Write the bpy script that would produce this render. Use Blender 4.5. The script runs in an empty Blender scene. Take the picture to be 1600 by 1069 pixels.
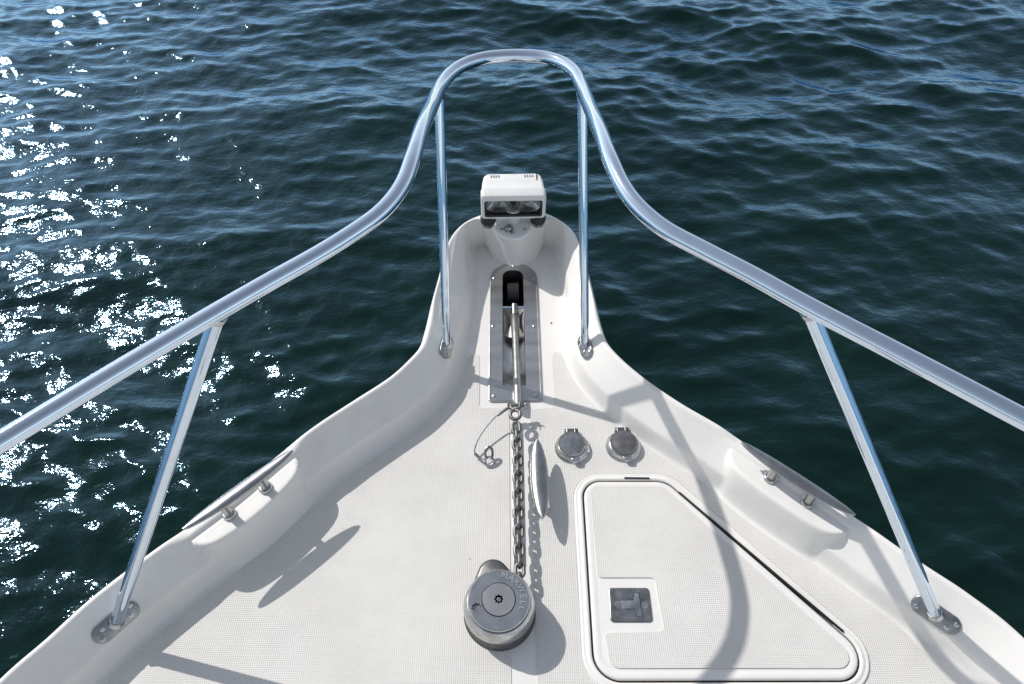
import bpy, math, random
import numpy as np
from mathutils import Vector, Matrix
from mathutils.geometry import tessellate_polygon

random.seed(7); rng = np.random.default_rng(11)
S = bpy.context.scene
col = S.collection
R = math.radians

# ------------------------------------------------------------------ camera
CAM_H = 1.4                       # eye height above the foredeck
F_PX, PITCH, YAW, ROLL = 1147.0, 51.386, -0.035, -0.712
def cam_axes():
    p, y, r = R(PITCH), R(YAW), R(ROLL)
    f = np.array([math.sin(y)*math.cos(p), math.cos(y)*math.cos(p), -math.sin(p)])
    rt = np.array([math.cos(y), -math.sin(y), 0.0]); dn = np.cross(f, rt)
    c, s = math.cos(r), math.sin(r)
    return np.array([c*rt - s*dn, s*rt + c*dn, f])
AX = cam_axes()
cd = bpy.data.cameras.new('camera'); cam = bpy.data.objects.new('camera', cd); col.objects.link(cam)
cd.sensor_width = 36.0; cd.lens = F_PX/1600*36.0; cd.clip_start = 0.02; cd.clip_end = 6000
Mx = Matrix(((AX[0][0], -AX[1][0], -AX[2][0], 0), (AX[0][1], -AX[1][1], -AX[2][1], 0),
             (AX[0][2], -AX[1][2], -AX[2][2], CAM_H), (0, 0, 0, 1)))
cam.matrix_world = Mx
S.camera = cam

# ------------------------------------------------------------------ light
SUN_K = (0.86, -0.69)             # plan shift of a shadow per metre of height
EL = math.atan(1/math.hypot(*SUN_K))
AZ = math.atan2(-SUN_K[0], -SUN_K[1])     # compass angle of the sun from +Y towards +X
w = bpy.data.worlds.new('World'); S.world = w; w.use_nodes = True
nt = w.node_tree; nt.nodes.clear()
sky = nt.nodes.new('ShaderNodeTexSky'); sky.sky_type = 'NISHITA'; sky.sun_disc = False
sky.sun_elevation = EL; sky.sun_rotation = AZ % (2*math.pi)
sky.air_density = 1.0; sky.dust_density = .4; sky.ozone_density = 1.0
bg = nt.nodes.new('ShaderNodeBackground'); bg.inputs['Strength'].default_value = 0.105
wo = nt.nodes.new('ShaderNodeOutputWorld')
hs_ = nt.nodes.new('ShaderNodeHueSaturation'); hs_.inputs['Saturation'].default_value = .44
nt.links.new(sky.outputs[0], hs_.inputs['Color']); nt.links.new(hs_.outputs[0], bg.inputs[0]); nt.links.new(bg.outputs[0], wo.inputs[0])
sl = bpy.data.lights.new('sun', 'SUN'); sl.energy = 2.62; sl.angle = R(0.53); sl.color = (1.0, 0.97, 0.93)
so = bpy.data.objects.new('sun', sl); col.objects.link(so)
so.location = (-3, 3, 6)
so.rotation_euler = Vector((SUN_K[0], SUN_K[1], -1)).to_track_quat('-Z', 'Y').to_euler()
S.view_settings.view_transform = 'Standard'; S.view_settings.look = 'None'
S.view_settings.exposure = 0.46; S.view_settings.gamma = 1.0
S.view_settings.use_curve_mapping = False

# ------------------------------------------------------------------ surveying: image point + height -> place on the boat
def at(px, py, h=0.0):
    v = np.array([(px-800)/F_PX, (py-534.5)/F_PX, 1.0]) @ AX
    t = (h-CAM_H)/v[2]
    return Vector((v[0]*t, v[1]*t, h))

# ------------------------------------------------------------------ helpers
def tag(o, label=None, cat=None, group=None, kind=None):
    if label: o['label'] = label
    if cat: o['category'] = cat
    if group: o['group'] = group
    if kind: o['kind'] = kind
    return o
def empty(name, loc=(0, 0, 0), rz=0.0):
    o = bpy.data.objects.new(name, None); o.empty_display_size = .05
    col.objects.link(o); o.location = loc; o.rotation_euler = (0, 0, rz); return o
def mk(name, verts, faces, mat, parent=None, smooth=True, angle=38, loc=None, rot=None):
    me = bpy.data.meshes.new(name)
    me.from_pydata([tuple(v) for v in verts], [], faces); me.validate()
    if smooth:
        me.polygons.foreach_set('use_smooth', [True]*len(me.polygons))
        me.set_sharp_from_angle(angle=R(angle))
    me.materials.append(mat); me.update()
    o = bpy.data.objects.new(name, me); col.objects.link(o)
    if parent: o.parent = parent
    if loc is not None: o.location = loc
    if rot is not None: o.rotation_euler = rot
    return o
class MB:
    def __init__(s): s.v = []; s.f = []
    def add(s, v, f, M=None):
        b = len(s.v)
        s.v += [tuple(M @ Vector(p)) if M else tuple(p) for p in v]
        s.f += [tuple(i+b for i in q) for q in f]; return s
    def build(s, name, mat, parent=None, **k): return mk(name, s.v, s.f, mat, parent, **k)
def rings(rs, cap0=True, cap1=True, closed=True):
    """loft of rings of equal point count; faces point outward for CCW rings going up"""
    n = len(rs[0]); v = [p for r in rs for p in r]; f = []
    for i in range(len(rs)-1):
        for j in range(n if closed else n-1):
            k = (j+1) % n
            f.append((i*n+j, i*n+k, (i+1)*n+k, (i+1)*n+j))
    if cap0: f.append(tuple(range(n))[::-1])
    if cap1: f.append(tuple((len(rs)-1)*n+j for j in range(n)))
    return v, f
def lathe(prof, n=48, c=(0, 0)):
    rs = [[(c[0]+r*math.cos(2*math.pi*j/n), c[1]+r*math.sin(2*math.pi*j/n), z) for j in range(n)] for r, z in prof]
    return rings(rs)
def tube(path, rad, n=16, caps=True, closed=False):
    P = [Vector(p) for p in path]; m = len(P)
    T = []
    for i in range(m):
        if closed: t = P[(i+1) % m]-P[i-1]
        else: t = P[min(i+1, m-1)]-P[max(i-1, 0)]
        T.append(t.normalized())
    up = Vector((0, 0, 1)) if abs(T[0].z) < .9 else Vector((1, 0, 0))
    u = T[0].cross(up).normalized(); rs = []
    for i in range(m):
        u = (u - T[i]*u.dot(T[i])).normalized(); w_ = T[i].cross(u)
        r = rad[i] if hasattr(rad, '__len__') else rad
        rs.append([P[i]+(u*math.cos(2*math.pi*j/n)+w_*math.sin(2*math.pi*j/n))*r for j in range(n)])
    if closed:
        v, f = rings(rs+[rs[0]], False, False); return v, f
    return rings(rs, caps, caps)
def box(x0, x1, y0, y1, z0, z1, b=0.0):
    if b <= 0:
        v = [(x, y, z) for z in (z0, z1) for x, y in ((x0, y0), (x1, y0), (x1, y1), (x0, y1))]
        return v, [(3, 2, 1, 0), (4, 5, 6, 7), (0, 1, 5, 4), (1, 2, 6, 5), (2, 3, 7, 6), (3, 0, 4, 7)]
    p, nn = rpoly([(x0, y0), (x1, y0), (x1, y1), (x0, y1)], b*1.3, 4)
    return slab(p, nn, z0, z1, b)
def rpoly(cs, rad, n=8):
    """rounded polygon, CCW corners -> points and outward normals"""
    pts = []; m = len(cs)
    for i in range(m):
        a, b, c = Vector(cs[i-1]), Vector(cs[i]), Vector(cs[(i+1) % m])
        r = rad[i] if hasattr(rad, '__len__') else rad
        d1 = (a-b).normalized(); d2 = (c-b).normalized()
        ang = d1.angle(d2); L = r/math.tan(ang/2)
        L = min(L, (a-b).length*.49, (c-b).length*.49)
        p0 = b+d1*L; p2 = b+d2*L
        k = r if r > 0 else 0
        rr = L*math.tan(ang/2); cen = b+(d1+d2).normalized()*(rr/math.sin(ang/2))
        a0 = math.atan2(p0.y-cen.y, p0.x-cen.x); a1 = math.atan2(p2.y-cen.y, p2.x-cen.x)
        da = (a1-a0+math.pi) % (2*math.pi)-math.pi
        for q in range(n+1):
            t = a0+da*q/n; pts.append(Vector((cen.x+rr*math.cos(t), cen.y+rr*math.sin(t))))
    return pts, norms(pts)
def norms(pts):
    m = len(pts); N = []
    for i in range(m):
        t = pts[(i+1) % m]-pts[i-1]
        if t.length < 1e-9: t = pts[(i+1) % m]-pts[i]
        t.normalize(); N.append(Vector((t.y, -t.x)))
    return N
def dense(pts, step):
    out = []; m = len(pts)
    for i in range(m):
        a, b = pts[i], pts[(i+1) % m]; k = max(1, int((b-a).length/step))
        for q in range(k): out.append(a.lerp(b, q/k))
    return out
def prof_slab(pts, N, prof, cap0=True, cap1=True):
    """prof: list of (outward offset, z)"""
    return rings([[(p.x+n.x*d, p.y+n.y*d, z) for p, n in zip(pts, N)] for d, z in prof], cap0, cap1)
def slab(pts, N, z0, z1, b=.001):
    pr = [(0, z0)] + [(-b*(1-math.cos(t)), z1-b+b*math.sin(t)) for t in (0, .4, .8, 1.2, math.pi/2)]
    return prof_slab(pts, N, pr)
def tess(outer, holes, z, up=True):
    loops = [[Vector((p[0], p[1], 0)) for p in outer]] + [[Vector((p[0], p[1], 0)) for p in h] for h in holes]
    tri = tessellate_polygon(loops)
    flat = [Vector((p.x, p.y, z)) for l in loops for p in l]
    fs = []
    for a, b, c in tri:
        nz = (flat[b]-flat[a]).cross(flat[c]-flat[a]).z
        if abs(nz) < 1e-14: continue
        if (nz > 0) != up: a, c = c, a
        fs.append((a, b, c))
    return flat, fs
def circle(cx, cy, r, n=32): return [Vector((cx+r*math.cos(2*math.pi*j/n), cy+r*math.sin(2*math.pi*j/n))) for j in range(n)]
def catmull(P, per=8, closed=False):
    P = [Vector(p) for p in P]; out = []; m = len(P)
    rng_ = range(m if closed else m-1)
    for i in rng_:
        p1, p2 = P[i], P[(i+1) % m]
        p0 = P[i-1] if (closed or i > 0) else p1*2-p2
        p3 = P[(i+2) % m] if (closed or i+2 < m) else p2*2-p1
        t0 = 0; t1 = t0+max((p1-p0).length, 1e-6)**.5; t2 = t1+max((p2-p1).length, 1e-6)**.5; t3 = t2+max((p3-p2).length, 1e-6)**.5
        k = per[i] if hasattr(per, '__len__') else per
        for q in range(k):
            t = t1+(t2-t1)*q/k
            A1 = p0*((t1-t)/(t1-t0))+p1*((t-t0)/(t1-t0)); A2 = p1*((t2-t)/(t2-t1))+p2*((t-t1)/(t2-t1)); A3 = p2*((t3-t)/(t3-t2))+p3*((t-t2)/(t3-t2))
            B1 = A1*((t2-t)/(t2-t0))+A2*((t-t0)/(t2-t0)); B2 = A2*((t3-t)/(t3-t1))+A3*((t-t1)/(t3-t1))
            out.append(B1*((t2-t)/(t2-t1))+B2*((t-t1)/(t2-t1)))
    if not closed: out.append(P[-1].copy())
    return out
def copy_tree(o, parent=None):
    c = o.copy(); col.objects.link(c)
    if parent: c.parent = parent
    for ch in list(o.children): copy_tree(ch, c)
    return c

# ------------------------------------------------------------------ materials
def newmat(name):
    m = bpy.data.materials.new(name); m.use_nodes = True
    return m, m.node_tree, m.node_tree.nodes['Principled BSDF']
def coords(nt, scale=(1, 1, 1)):
    g = nt.nodes.new('ShaderNodeNewGeometry'); mp = nt.nodes.new('ShaderNodeMapping'); mp.inputs['Scale'].default_value = scale
    nt.links.new(g.outputs['Position'], mp.inputs[0]); return mp.outputs[0]
def noise(nt, vec, scale, detail=4, rough=.55):
    n = nt.nodes.new('ShaderNodeTexNoise'); n.inputs['Scale'].default_value = scale
    n.inputs['Detail'].default_value = detail; n.inputs['Roughness'].default_value = rough
    nt.links.new(vec, n.inputs['Vector']); return n.outputs[0]
def ramp(nt, fac, stops):
    r = nt.nodes.new('ShaderNodeValToRGB'); e = r.color_ramp.elements
    while len(e) < len(stops): e.new(.5)
    for el, (p, c) in zip(e, stops): el.position = p; el.color = (*c, 1) if len(c) == 3 else c
    nt.links.new(fac, r.inputs[0]); return r.outputs[0]
def mathn(nt, op, a, b=None, clamp=False):
    n = nt.nodes.new('ShaderNodeMath'); n.operation = op; n.use_clamp = clamp
    for i, x in enumerate((a, b)):
        if x is None: continue
        if isinstance(x, (int, float)): n.inputs[i].default_value = x
        else: nt.links.new(x, n.inputs[i])
    return n.outputs[0]
def bump(nt, h, strength, dist, normal=None):
    b = nt.nodes.new('ShaderNodeBump'); b.inputs['Strength'].default_value = strength; b.inputs['Distance'].default_value = dist
    nt.links.new(h, b.inputs['Height'])
    if normal: nt.links.new(normal, b.inputs['Normal'])
    return b.outputs[0]

def m_gelcoat(name, c=(.80, .778, .742), rough=.28):
    m, nt, b = newmat(name)
    v = coords(nt)
    n1 = noise(nt, v, 9, 6, .6)
    n2 = noise(nt, v, 160, 3, .6)
    mix = mathn(nt, 'ADD', mathn(nt, 'MULTIPLY', n1, .75), mathn(nt, 'MULTIPLY', n2, .25))
    dk = tuple(x*.93 for x in c)
    nt.links.new(specks(nt, v, ramp(nt, mix, [(.30, dk), (.62, c)])), b.inputs['Base Color'])
    nt.links.new(mathn(nt, 'ADD', mathn(nt, 'MULTIPLY', n1, .25), rough-.1), b.inputs['Roughness'])
    nt.links.new(bump(nt, noise(nt, v, 14, 2), .10, .012), b.inputs['Normal'])
    b.inputs['Specular IOR Level'].default_value = .4
    return m
def specks(nt, v, colour, scale=28, th=.045, strength=.55):
    """sparse dark specks and faint scuffs multiplied over a colour"""
    vo = nt.nodes.new('ShaderNodeTexVoronoi'); vo.inputs['Scale'].default_value = scale; nt.links.new(v, vo.inputs['Vector'])
    sp_ = nt.nodes.new('ShaderNodeSeparateColor'); nt.links.new(vo.outputs['Color'], sp_.inputs[0])
    dot = mathn(nt, 'LESS_THAN', vo.outputs['Distance'], th)
    rare = mathn(nt, 'LESS_THAN', sp_.outputs[0], .10)
    fac = mathn(nt, 'MULTIPLY', mathn(nt, 'MULTIPLY', dot, rare), strength)
    st = noise(nt, v, 3.2, 8, .72); scf = mathn(nt, 'MULTIPLY', mathn(nt, 'SUBTRACT', st, .54, True), 1.1, True)
    fac = mathn(nt, 'ADD', fac, scf, True)
    mx = nt.nodes.new('ShaderNodeMix'); mx.data_type = 'RGBA'; nt.links.new(fac, mx.inputs[0])
    nt.links.new(colour, mx.inputs[6]); mx.inputs[7].default_value = (.36, .33, .29, 1)
    return mx.outputs[2]
GEL = m_gelcoat('gelcoat_white')
def m_nonskid():
    m, nt, b = newmat('non_skid_gelcoat')
    v = coords(nt)
    sep = nt.nodes.new('ShaderNodeSeparateXYZ'); nt.links.new(v, sep.inputs[0])
    P = 2*math.pi/.0038
    sx = mathn(nt, 'SINE', mathn(nt, 'MULTIPLY', sep.outputs[0], P)); sy = mathn(nt, 'SINE', mathn(nt, 'MULTIPLY', sep.outputs[1], P*1.0))
    g = mathn(nt, 'MAXIMUM', sx, sy)
    g = mathn(nt, 'MULTIPLY', mathn(nt, 'ADD', g, 1.0), .5)       # high on the ribs, low in the square pits
    grime = noise(nt, v, 6, 6, .65)
    base = ramp(nt, grime, [(.32, (.66, .64, .605)), (.62, (.735, .715, .675))])
    pit = ramp(nt, g, [(.25, (.84, .84, .84)), (.75, (1, 1, 1))])
    mx = nt.nodes.new('ShaderNodeMix'); mx.data_type = 'RGBA'; mx.blend_type = 'MULTIPLY'; mx.inputs[0].default_value = .75
    nt.links.new(base, mx.inputs[6]); nt.links.new(pit, mx.inputs[7])
    nt.links.new(specks(nt, v, mx.outputs[2], 22, .05, .7), b.inputs['Base Color'])
    b.inputs['Roughness'].default_value = .55; b.inputs['Specular IOR Level'].default_value = .35
    nt.links.new(bump(nt, g, .55, .0012), b.inputs['Normal'])
    return m
SKID = m_nonskid()
def m_metal(name, c, rough, var=.1, scale=60, dark=.8, stretch=(1, 1, 1), bmp=.0):
    m, nt, b = newmat(name)
    tc = nt.nodes.new('ShaderNodeTexCoord'); mp = nt.nodes.new('ShaderNodeMapping'); mp.inputs['Scale'].default_value = stretch
    nt.links.new(tc.outputs['Object'], mp.inputs[0]); v = mp.outputs[0]
    n = noise(nt, v, scale, 6, .65)
    b.inputs['Metallic'].default_value = 1
    nt.links.new(ramp(nt, n, [(.3, tuple(x*dark for x in c)), (.65, c)]), b.inputs['Base Color'])
    nt.links.new(mathn(nt, 'ADD', mathn(nt, 'MULTIPLY', n, var*2), rough-var), b.inputs['Roughness'])
    if bmp: nt.links.new(bump(nt, noise(nt, v, scale*2, 4), bmp, .001), b.inputs['Normal'])
    return m
CHROME = m_metal('polished_stainless_sky_tint', (.70, .80, .91), .035, .02, 30, .93)  # blue in the base colour stands in for reflected blue sky
STEEL = m_metal('satin_stainless', (.62, .62, .62), .26, .10, 45, .62, bmp=.15)
STEELD = m_metal('weathered_stainless', (.38, .38, .38), .34, .12, 55, .55, bmp=.2)
TROUGH = m_metal('stained_steel_trough', (.62, .62, .61), .34, .12, 18, .40, (1, .5, 3), bmp=.1)
GALV = m_metal('galvanised_steel', (.27, .265, .255), .50, .12, 140, .45, bmp=.5)
def m_plain(name, c, rough=.5, spec=.5, sc=40):
    m, nt, b = newmat(name); v = coords(nt)
    nt.links.new(ramp(nt, noise(nt, v, sc, 5), [(.3, tuple(x*.7 for x in c)), (.7, c)]), b.inputs['Base Color'])
    b.inputs['Roughness'].default_value = rough; b.inputs['Specular IOR Level'].default_value = spec
    return m
BLACK = m_plain('black_rubber', (.02, .02, .02), .6)
DARK = m_plain('black_void_shade', (.008, .008, .008), .9, .1)  # near-black colour standing in for the shade inside openings and recesses
GREY = m_plain('grey_seal', (.22, .22, .22), .6)
HULLM = m_gelcoat('hull_gelcoat', (.74, .745, .75), .22)
LAMPM = m_gelcoat('white_plastic', (.74, .73, .71), .4)
m, nt_, b_ = newmat('lamp_glass'); b_.inputs['Base Color'].default_value = (.95, .97, .97, 1); b_.inputs['Roughness'].default_value = .02
b_.inputs['Transmission Weight'].default_value = 1; b_.inputs['IOR'].default_value = 1.1; GLASS = m
REFL = m_metal('lamp_reflector', (.52, .52, .50), .22, .08, 160, .6)

def m_water():
    m = bpy.data.materials.new('sea_water'); m.use_nodes = True; nt = m.node_tree; nt.nodes.clear()
    v = coords(nt)
    v2 = coords(nt, (1, 1.6, 1))
    h1 = noise(nt, v2, 5.5, 5, .55); h2 = noise(nt, v2, 17, 4, .5)
    nn = bump(nt, h2, .6, .0028, bump(nt, h1, 1.0, .013))
    n = noise(nt, v, .8, 3)
    body = nt.nodes.new('ShaderNodeBsdfDiffuse'); nt.links.new(ramp(nt, n, [(.3, (.0022, .0110, .0070)), (.7, (.0042, .0175, .0115))]), body.inputs['Color'])
    gl = nt.nodes.new('ShaderNodeBsdfGlossy'); gl.inputs['Color'].default_value = (.46, .73, 1, 1); gl.inputs['Roughness'].default_value = .078  # blue gloss tint paints in the blue of the mirrored sky
    fr = nt.nodes.new('ShaderNodeFresnel'); fr.inputs['IOR'].default_value = 1.36
    for nd in (body, gl, fr): nt.links.new(nn, nd.inputs['Normal'])
    f2 = mathn(nt, 'MINIMUM', mathn(nt, 'SUBTRACT', mathn(nt, 'MULTIPLY', fr.outputs[0], 3.3), .055, True), .62)
    mx = nt.nodes.new('ShaderNodeMixShader'); nt.links.new(f2, mx.inputs[0]); nt.links.new(body.outputs[0], mx.inputs[1]); nt.links.new(gl.outputs[0], mx.inputs[2])
    out = nt.nodes.new('ShaderNodeOutputMaterial'); nt.links.new(mx.outputs[0], out.inputs['Surface'])
    return m
WATER = m_water()

# ------------------------------------------------------------------ sea
WZ = -1.25
def sea():
    x0, x1, y0, y1, d = -8.5, 8.5, -2.0, 10.5, .022
    nx, ny = int((x1-x0)/d)+1, int((y1-y0)/d)+1
    X, Y = np.meshgrid(np.linspace(x0, x1, nx), np.linspace(y0, y1, ny))
    Z = np.zeros_like(X); DX = np.zeros_like(X); DY = np.zeros_like(X)
    SX = np.zeros_like(X)
    for i in range(130):
        L = .085*(1.9/.085)**(rng.random())            # wavelength
        th = R(264) + rng.normal(0, R(36 if L < .6 else 24))
        k = 2*math.pi/L; kx, ky = k*math.cos(th), k*math.sin(th)
        a = .004*L**.76
        ph = kx*X+ky*Y+rng.random()*6.283
        sn, cs = np.sin(ph), np.cos(ph)
        Z += a*sn; SX += a*k*cs; q = .85*a
        DX += q*math.cos(th)*cs; DY += q*math.sin(th)*cs
    sc = .182/float(np.sqrt((SX**2).mean())); sc = min(sc, 3); Z *= sc; DX *= sc; DY *= sc
    mod = 1+.28*np.sin(X*.9+1.3+.5*Y)*np.sin(Y*1.1-.4*X)
    ed = np.minimum(np.minimum(X-x0, x1-X), np.minimum(Y-y0, y1-Y)); fd = np.clip(ed/1.2, 0, 1)*mod
    V = np.stack([X+DX*fd, Y+DY*fd, WZ+Z*fd], -1).reshape(-1, 3)
    me = bpy.data.meshes.new('sea'); nv = nx*ny; nf = (nx-1)*(ny-1)
    idx = np.arange(nv).reshape(ny, nx)
    q = np.stack([idx[:-1, :-1], idx[:-1, 1:], idx[1:, 1:], idx[1:, :-1]], -1).reshape(-1)
    # the calm outer sheet out to the horizon shares the mesh, as rings round the near patch
    BX = [-3000, -300, -60, -20, x0, x1, 20, 60, 300, 3000]; BY = [-3000, -300, -60, -20, y0, y1, 20, 60, 300, 3000]
    ov = [(x, y, WZ) for y in BY for x in BX]; of = []
    for j in range(9):
        for i in range(9):
            if i == 4 and j == 4: continue
            of += [nv+j*10+i, nv+j*10+i+1, nv+(j+1)*10+i+1, nv+(j+1)*10+i]
    allv = np.concatenate([V, np.array(ov)]).astype(np.float32); allf = np.concatenate([q, np.array(of)])
    me.vertices.add(len(allv)); me.vertices.foreach_set('co', allv.reshape(-1))
    me.loops.add(len(allf)); me.loops.foreach_set('vertex_index', allf.astype(np.int32))
    nF = len(allf)//4; me.polygons.add(nF); me.polygons.foreach_set('loop_start', (np.arange(nF)*4).astype(np.int32))
    me.polygons.foreach_set('loop_total', np.full(nF, 4, np.int32))
    me.update(calc_edges=True); me.polygons.foreach_set('use_smooth', [True]*nF)
    me.materials.append(WATER)
    o = bpy.data.objects.new('sea', me); col.objects.link(o); tag(o, kind='structure')
sea()

# ------------------------------------------------------------------ boat: deck shell and bulwark
H = .105
boat = empty('motorboat', (0, 0, 0))
tag(boat, 'white fibreglass foredeck and hull of a motorboat pointing out over dark water', 'boat')
Lpx = [(0, 1057), (69, 997), (138, 934.6), (214, 876), (290, 821), (360, 769), (440, 702), (496, 660), (552, 623.7), (608.4, 587), (636.5, 562), (656, 539.5), (664.6, 514), (676, 466.5), (689.5, 417), (697, 385), (709, 363), (726, 347), (753, 334)]
Rpx = [(853, 332), (878, 345), (896, 361), (907, 383), (917, 417), (927, 458), (939, 507), (948, 531), (962, 549), (1000, 583), (1060, 625), (1130, 666), (1210, 719), (1333, 801.6), (1405.5, 853), (1455, 886), (1513, 924), (1600, 993)]
aftL = [(-1.52, -3.2), (-1.50, -2.2), (-1.40, -1.2), (-1.22, -.45), (-1.02, .06)]
O = [Vector(p) for p in aftL] + [at(x, y, H).xy for x, y in Lpx] + [at(803, 328, H).xy] + [at(x, y, H).xy for x, y in Rpx] + [Vector((-x, y)) for x, y in aftL[::-1]]
nA, nL = len(aftL), len(Lpx)
D = .096
N_ = norms(O); N_[0] = N_[1]; N_[-1] = N_[-2]
sgn = 1
Fp = []; Wt = []
# inward = towards the boat's centreline side: path runs aft-left -> bow -> aft-right (clockwise), so inward is +N rotated
bowF = {nA+13: (753, 452, 0), nA+14: (745.5, 425, .15), nA+15: (742, 402, .6), nA+16: (746, 386, 1), nA+17: (760, 384, 1), nA+18: (772, 404, 1),
        nA+19: (803, 419, 1),
        nA+20: (838, 404, 1), nA+21: (849, 384, 1), nA+22: (861, 386, 1), nA+23: (866, 402, .6), nA+24: (866, 425, .15), nA+25: (868, 455, 0)}
for i, p in enumerate(O):
    inn = Vector((N_[i].x, N_[i].y))
    if i in bowF:
        x, y, wt = bowF[i]; Fp.append(at(x, y, 0).xy); Wt.append(wt)
    else:
        Fp.append(p+inn*D); Wt.append(0)
per = []
for i in range(len(O)-1): per.append(max(3, min(90, int((O[i+1]-O[i]).length/.004))))
Oc = catmull(O, per); Fc = catmull(Fp, per); Wc = [v[0] for v in catmull([(a, 0) for a in Wt], per)]
M_ = len(Oc)
# cleat steps in the bulwark: positions along the outline
cl = {}
for nm, a, b in (('L', (288, 835), (461, 712)), ('R', (1146, 692), (1322, 838))):
    A, B = at(*a, .094).xy, at(*b, .094).xy
    ia = min(range(M_), key=lambda i: (Oc[i]-A).length); ib = min(range(M_), key=lambda i: (Oc[i]-B).length)
    cl[nm] = (min(ia, ib), max(ia, ib))
arc = [0]
for i in range(1, M_): arc.append(arc[-1]+(Oc[i]-Oc[i-1]).length)
def sstep(a, b, x):
    t = min(1, max(0, (x-a)/(b-a))); return t*t*(3-2*t)
def step_w(i):
    r = 0
    for nm, (a, b) in cl.items():
        s0, s1 = arc[a]-.004, arc[b]+.004
        u = abs((arc[i]-(s0+s1)/2)/((s1-s0)/2))
        if u < 1: r = .066*(1-.17*u*u)*(1-u**8)**.5
    return r
def crown_w(i):
    r = 0
    for nm, (a, b) in cl.items(): r = max(r, sstep(arc[a]-.045, arc[a]+.012, arc[i])*(1-sstep(arc[b]-.012, arc[b]+.045, arc[i])))
    return r
def interp(P, x):
    if x <= P[0][0]: return P[0][1]
    for (a, za), (b_, zb_) in zip(P, P[1:]):
        if x <= b_: return za+(zb_-za)*(x-a)/(b_-a)
    return P[-1][1]
PLZ = [(-.006, .0885), (-.004, .0884), (-.002, .0879), (0, .0868), (.0015, .0848), (.003, .0805), (.006, .066), (.009, .049), (.012, .032), (.015, .017), (.0185, .006), (.023, .001), (.027, -.003)]
def plat_z(d, de): return interp(PLZ, d-de)
outer = [(-.0, -.075), (.010, -.060), (.014, -.035), (.016, -.010), (.015, .015), (.010, .050), (.006, .080), (.003, .093)]   # outward offset, z
#  inner profile: distance from crown edge, height
side = [(.000, .099), (.003, .1035), (.007, .105), (.011, .104), (.0145, .100), (.018, .0950), (.022, .0905), (.030, .0815), (.040, .0705), (.050, .0595), (.057, .0520), (.0605, .0480), (.0625, .0445), (.0640, .0395), (.0660, .0300), (.0685, .0185), (.0710, .0095), (.0740, .0040), (.0780, .0010), (.082, 0), (.096, 0)]
DS = [.000, .003, .007, .011, .0145, .018, .022]+[.022+(.074)*k/46 for k in range(1, 47)]
sideF = [(d, interp(side, d)) for d in DS]
def bowprof(Dl):
    q = [(.000, .099), (.003, .1035), (.007, .105), (.011, .105), (.016, .105), (.022, .105)]
    rest = [(-.060, .105), (-.050, .1045), (-.043, .102), (-.038, .098), (-.034, .091), (-.030, .080), (-.026, .068), (-.022, .055), (-.018, .043), (-.014, .030), (-.010, .018), (-.006, .009), (-.003, .003), (0, 0)]
    rest = [(-.060+.060*k/46, interp(rest, -.060+.060*k/46)) for k in range(47)]
    q = q+[(.026, .105)]; rest = rest[1:]; return q[:7] + [(max(.022+.0004*k, Dl+d), z) for k, (d, z) in enumerate(rest)]
rows = []
Nc = norms(Oc); Nc[0] = Nc[1]; Nc[-1] = Nc[-2]
for i in range(M_):
    o, f = Oc[i], Fc[i]; Dl = (f-o).length; dr = (f-o).normalized(); w1 = Wc[i]; w2 = step_w(i); w3 = crown_w(i)
    row = [(o.x-Nc[i].x*d, o.y-Nc[i].y*d, min(z, z*(1-w3)+.089*w3) if z > .085 else z) for d, z in outer]
    bp = bowprof(Dl)
    # narrower in plan but ends on the cleat step are rounded: shrink its reach near the ends
    for (ds, zs), (db, zb) in zip(sideF, bp):
        k = Dl/D
        d = ds*k if ds > .02 else ds
        pz = plat_z(ds, w2) if w2 > .001 else -1
        z = max(zs, pz)+.0022*math.exp(-abs(zs-pz)/.0030)*(1 if .03 < ds < .094 else 0) if ds > .0145 else zs
        if w2 > .02 and .0145 < ds < .03: z = max(zs, pz)
        if ds < .03 and w3 > 0: z = z*(1-w3)+min(z, .0955)*w3
        d = d*(1-w1)+db*w1; z = z*(1-w1)+zb*w1
        row.append((o.x+dr.x*d, o.y+dr.y*d, z))
    rows.append(row)
K = len(rows[0])
V = [p for r in rows for p in r]; Fs = []
for i in range(M_-1):
    for j in range(K-1):
        a = i*K+j; Fs.append((a, a+1, a+K+1, a+K))
deck = MB(); deck.add(V, [q[::-1] for q in Fs])
foot = [Vector(r[-1][:2]) for r in rows]
# hatch opening and anchor slot in the floor
hc = [at(906, 752).xy, at(926, 1066).xy, at(1342, 1066).xy, at(1342, 995).xy, at(1042, 752).xy]
HC = [(hc[0].x, hc[0].y), (hc[1].x, hc[1].y), (at(1362, 1068).x, hc[1].y), (at(1330, 1000).x+.012, at(1330, 1000).y-.002), (at(1040, 752).x, hc[0].y)]
ccw = lambda P: P if sum(P[i-1][0]*P[i][1]-P[i][0]*P[i-1][1] for i in range(len(P))) > 0 else P[::-1]
HC = ccw(HC)
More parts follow.
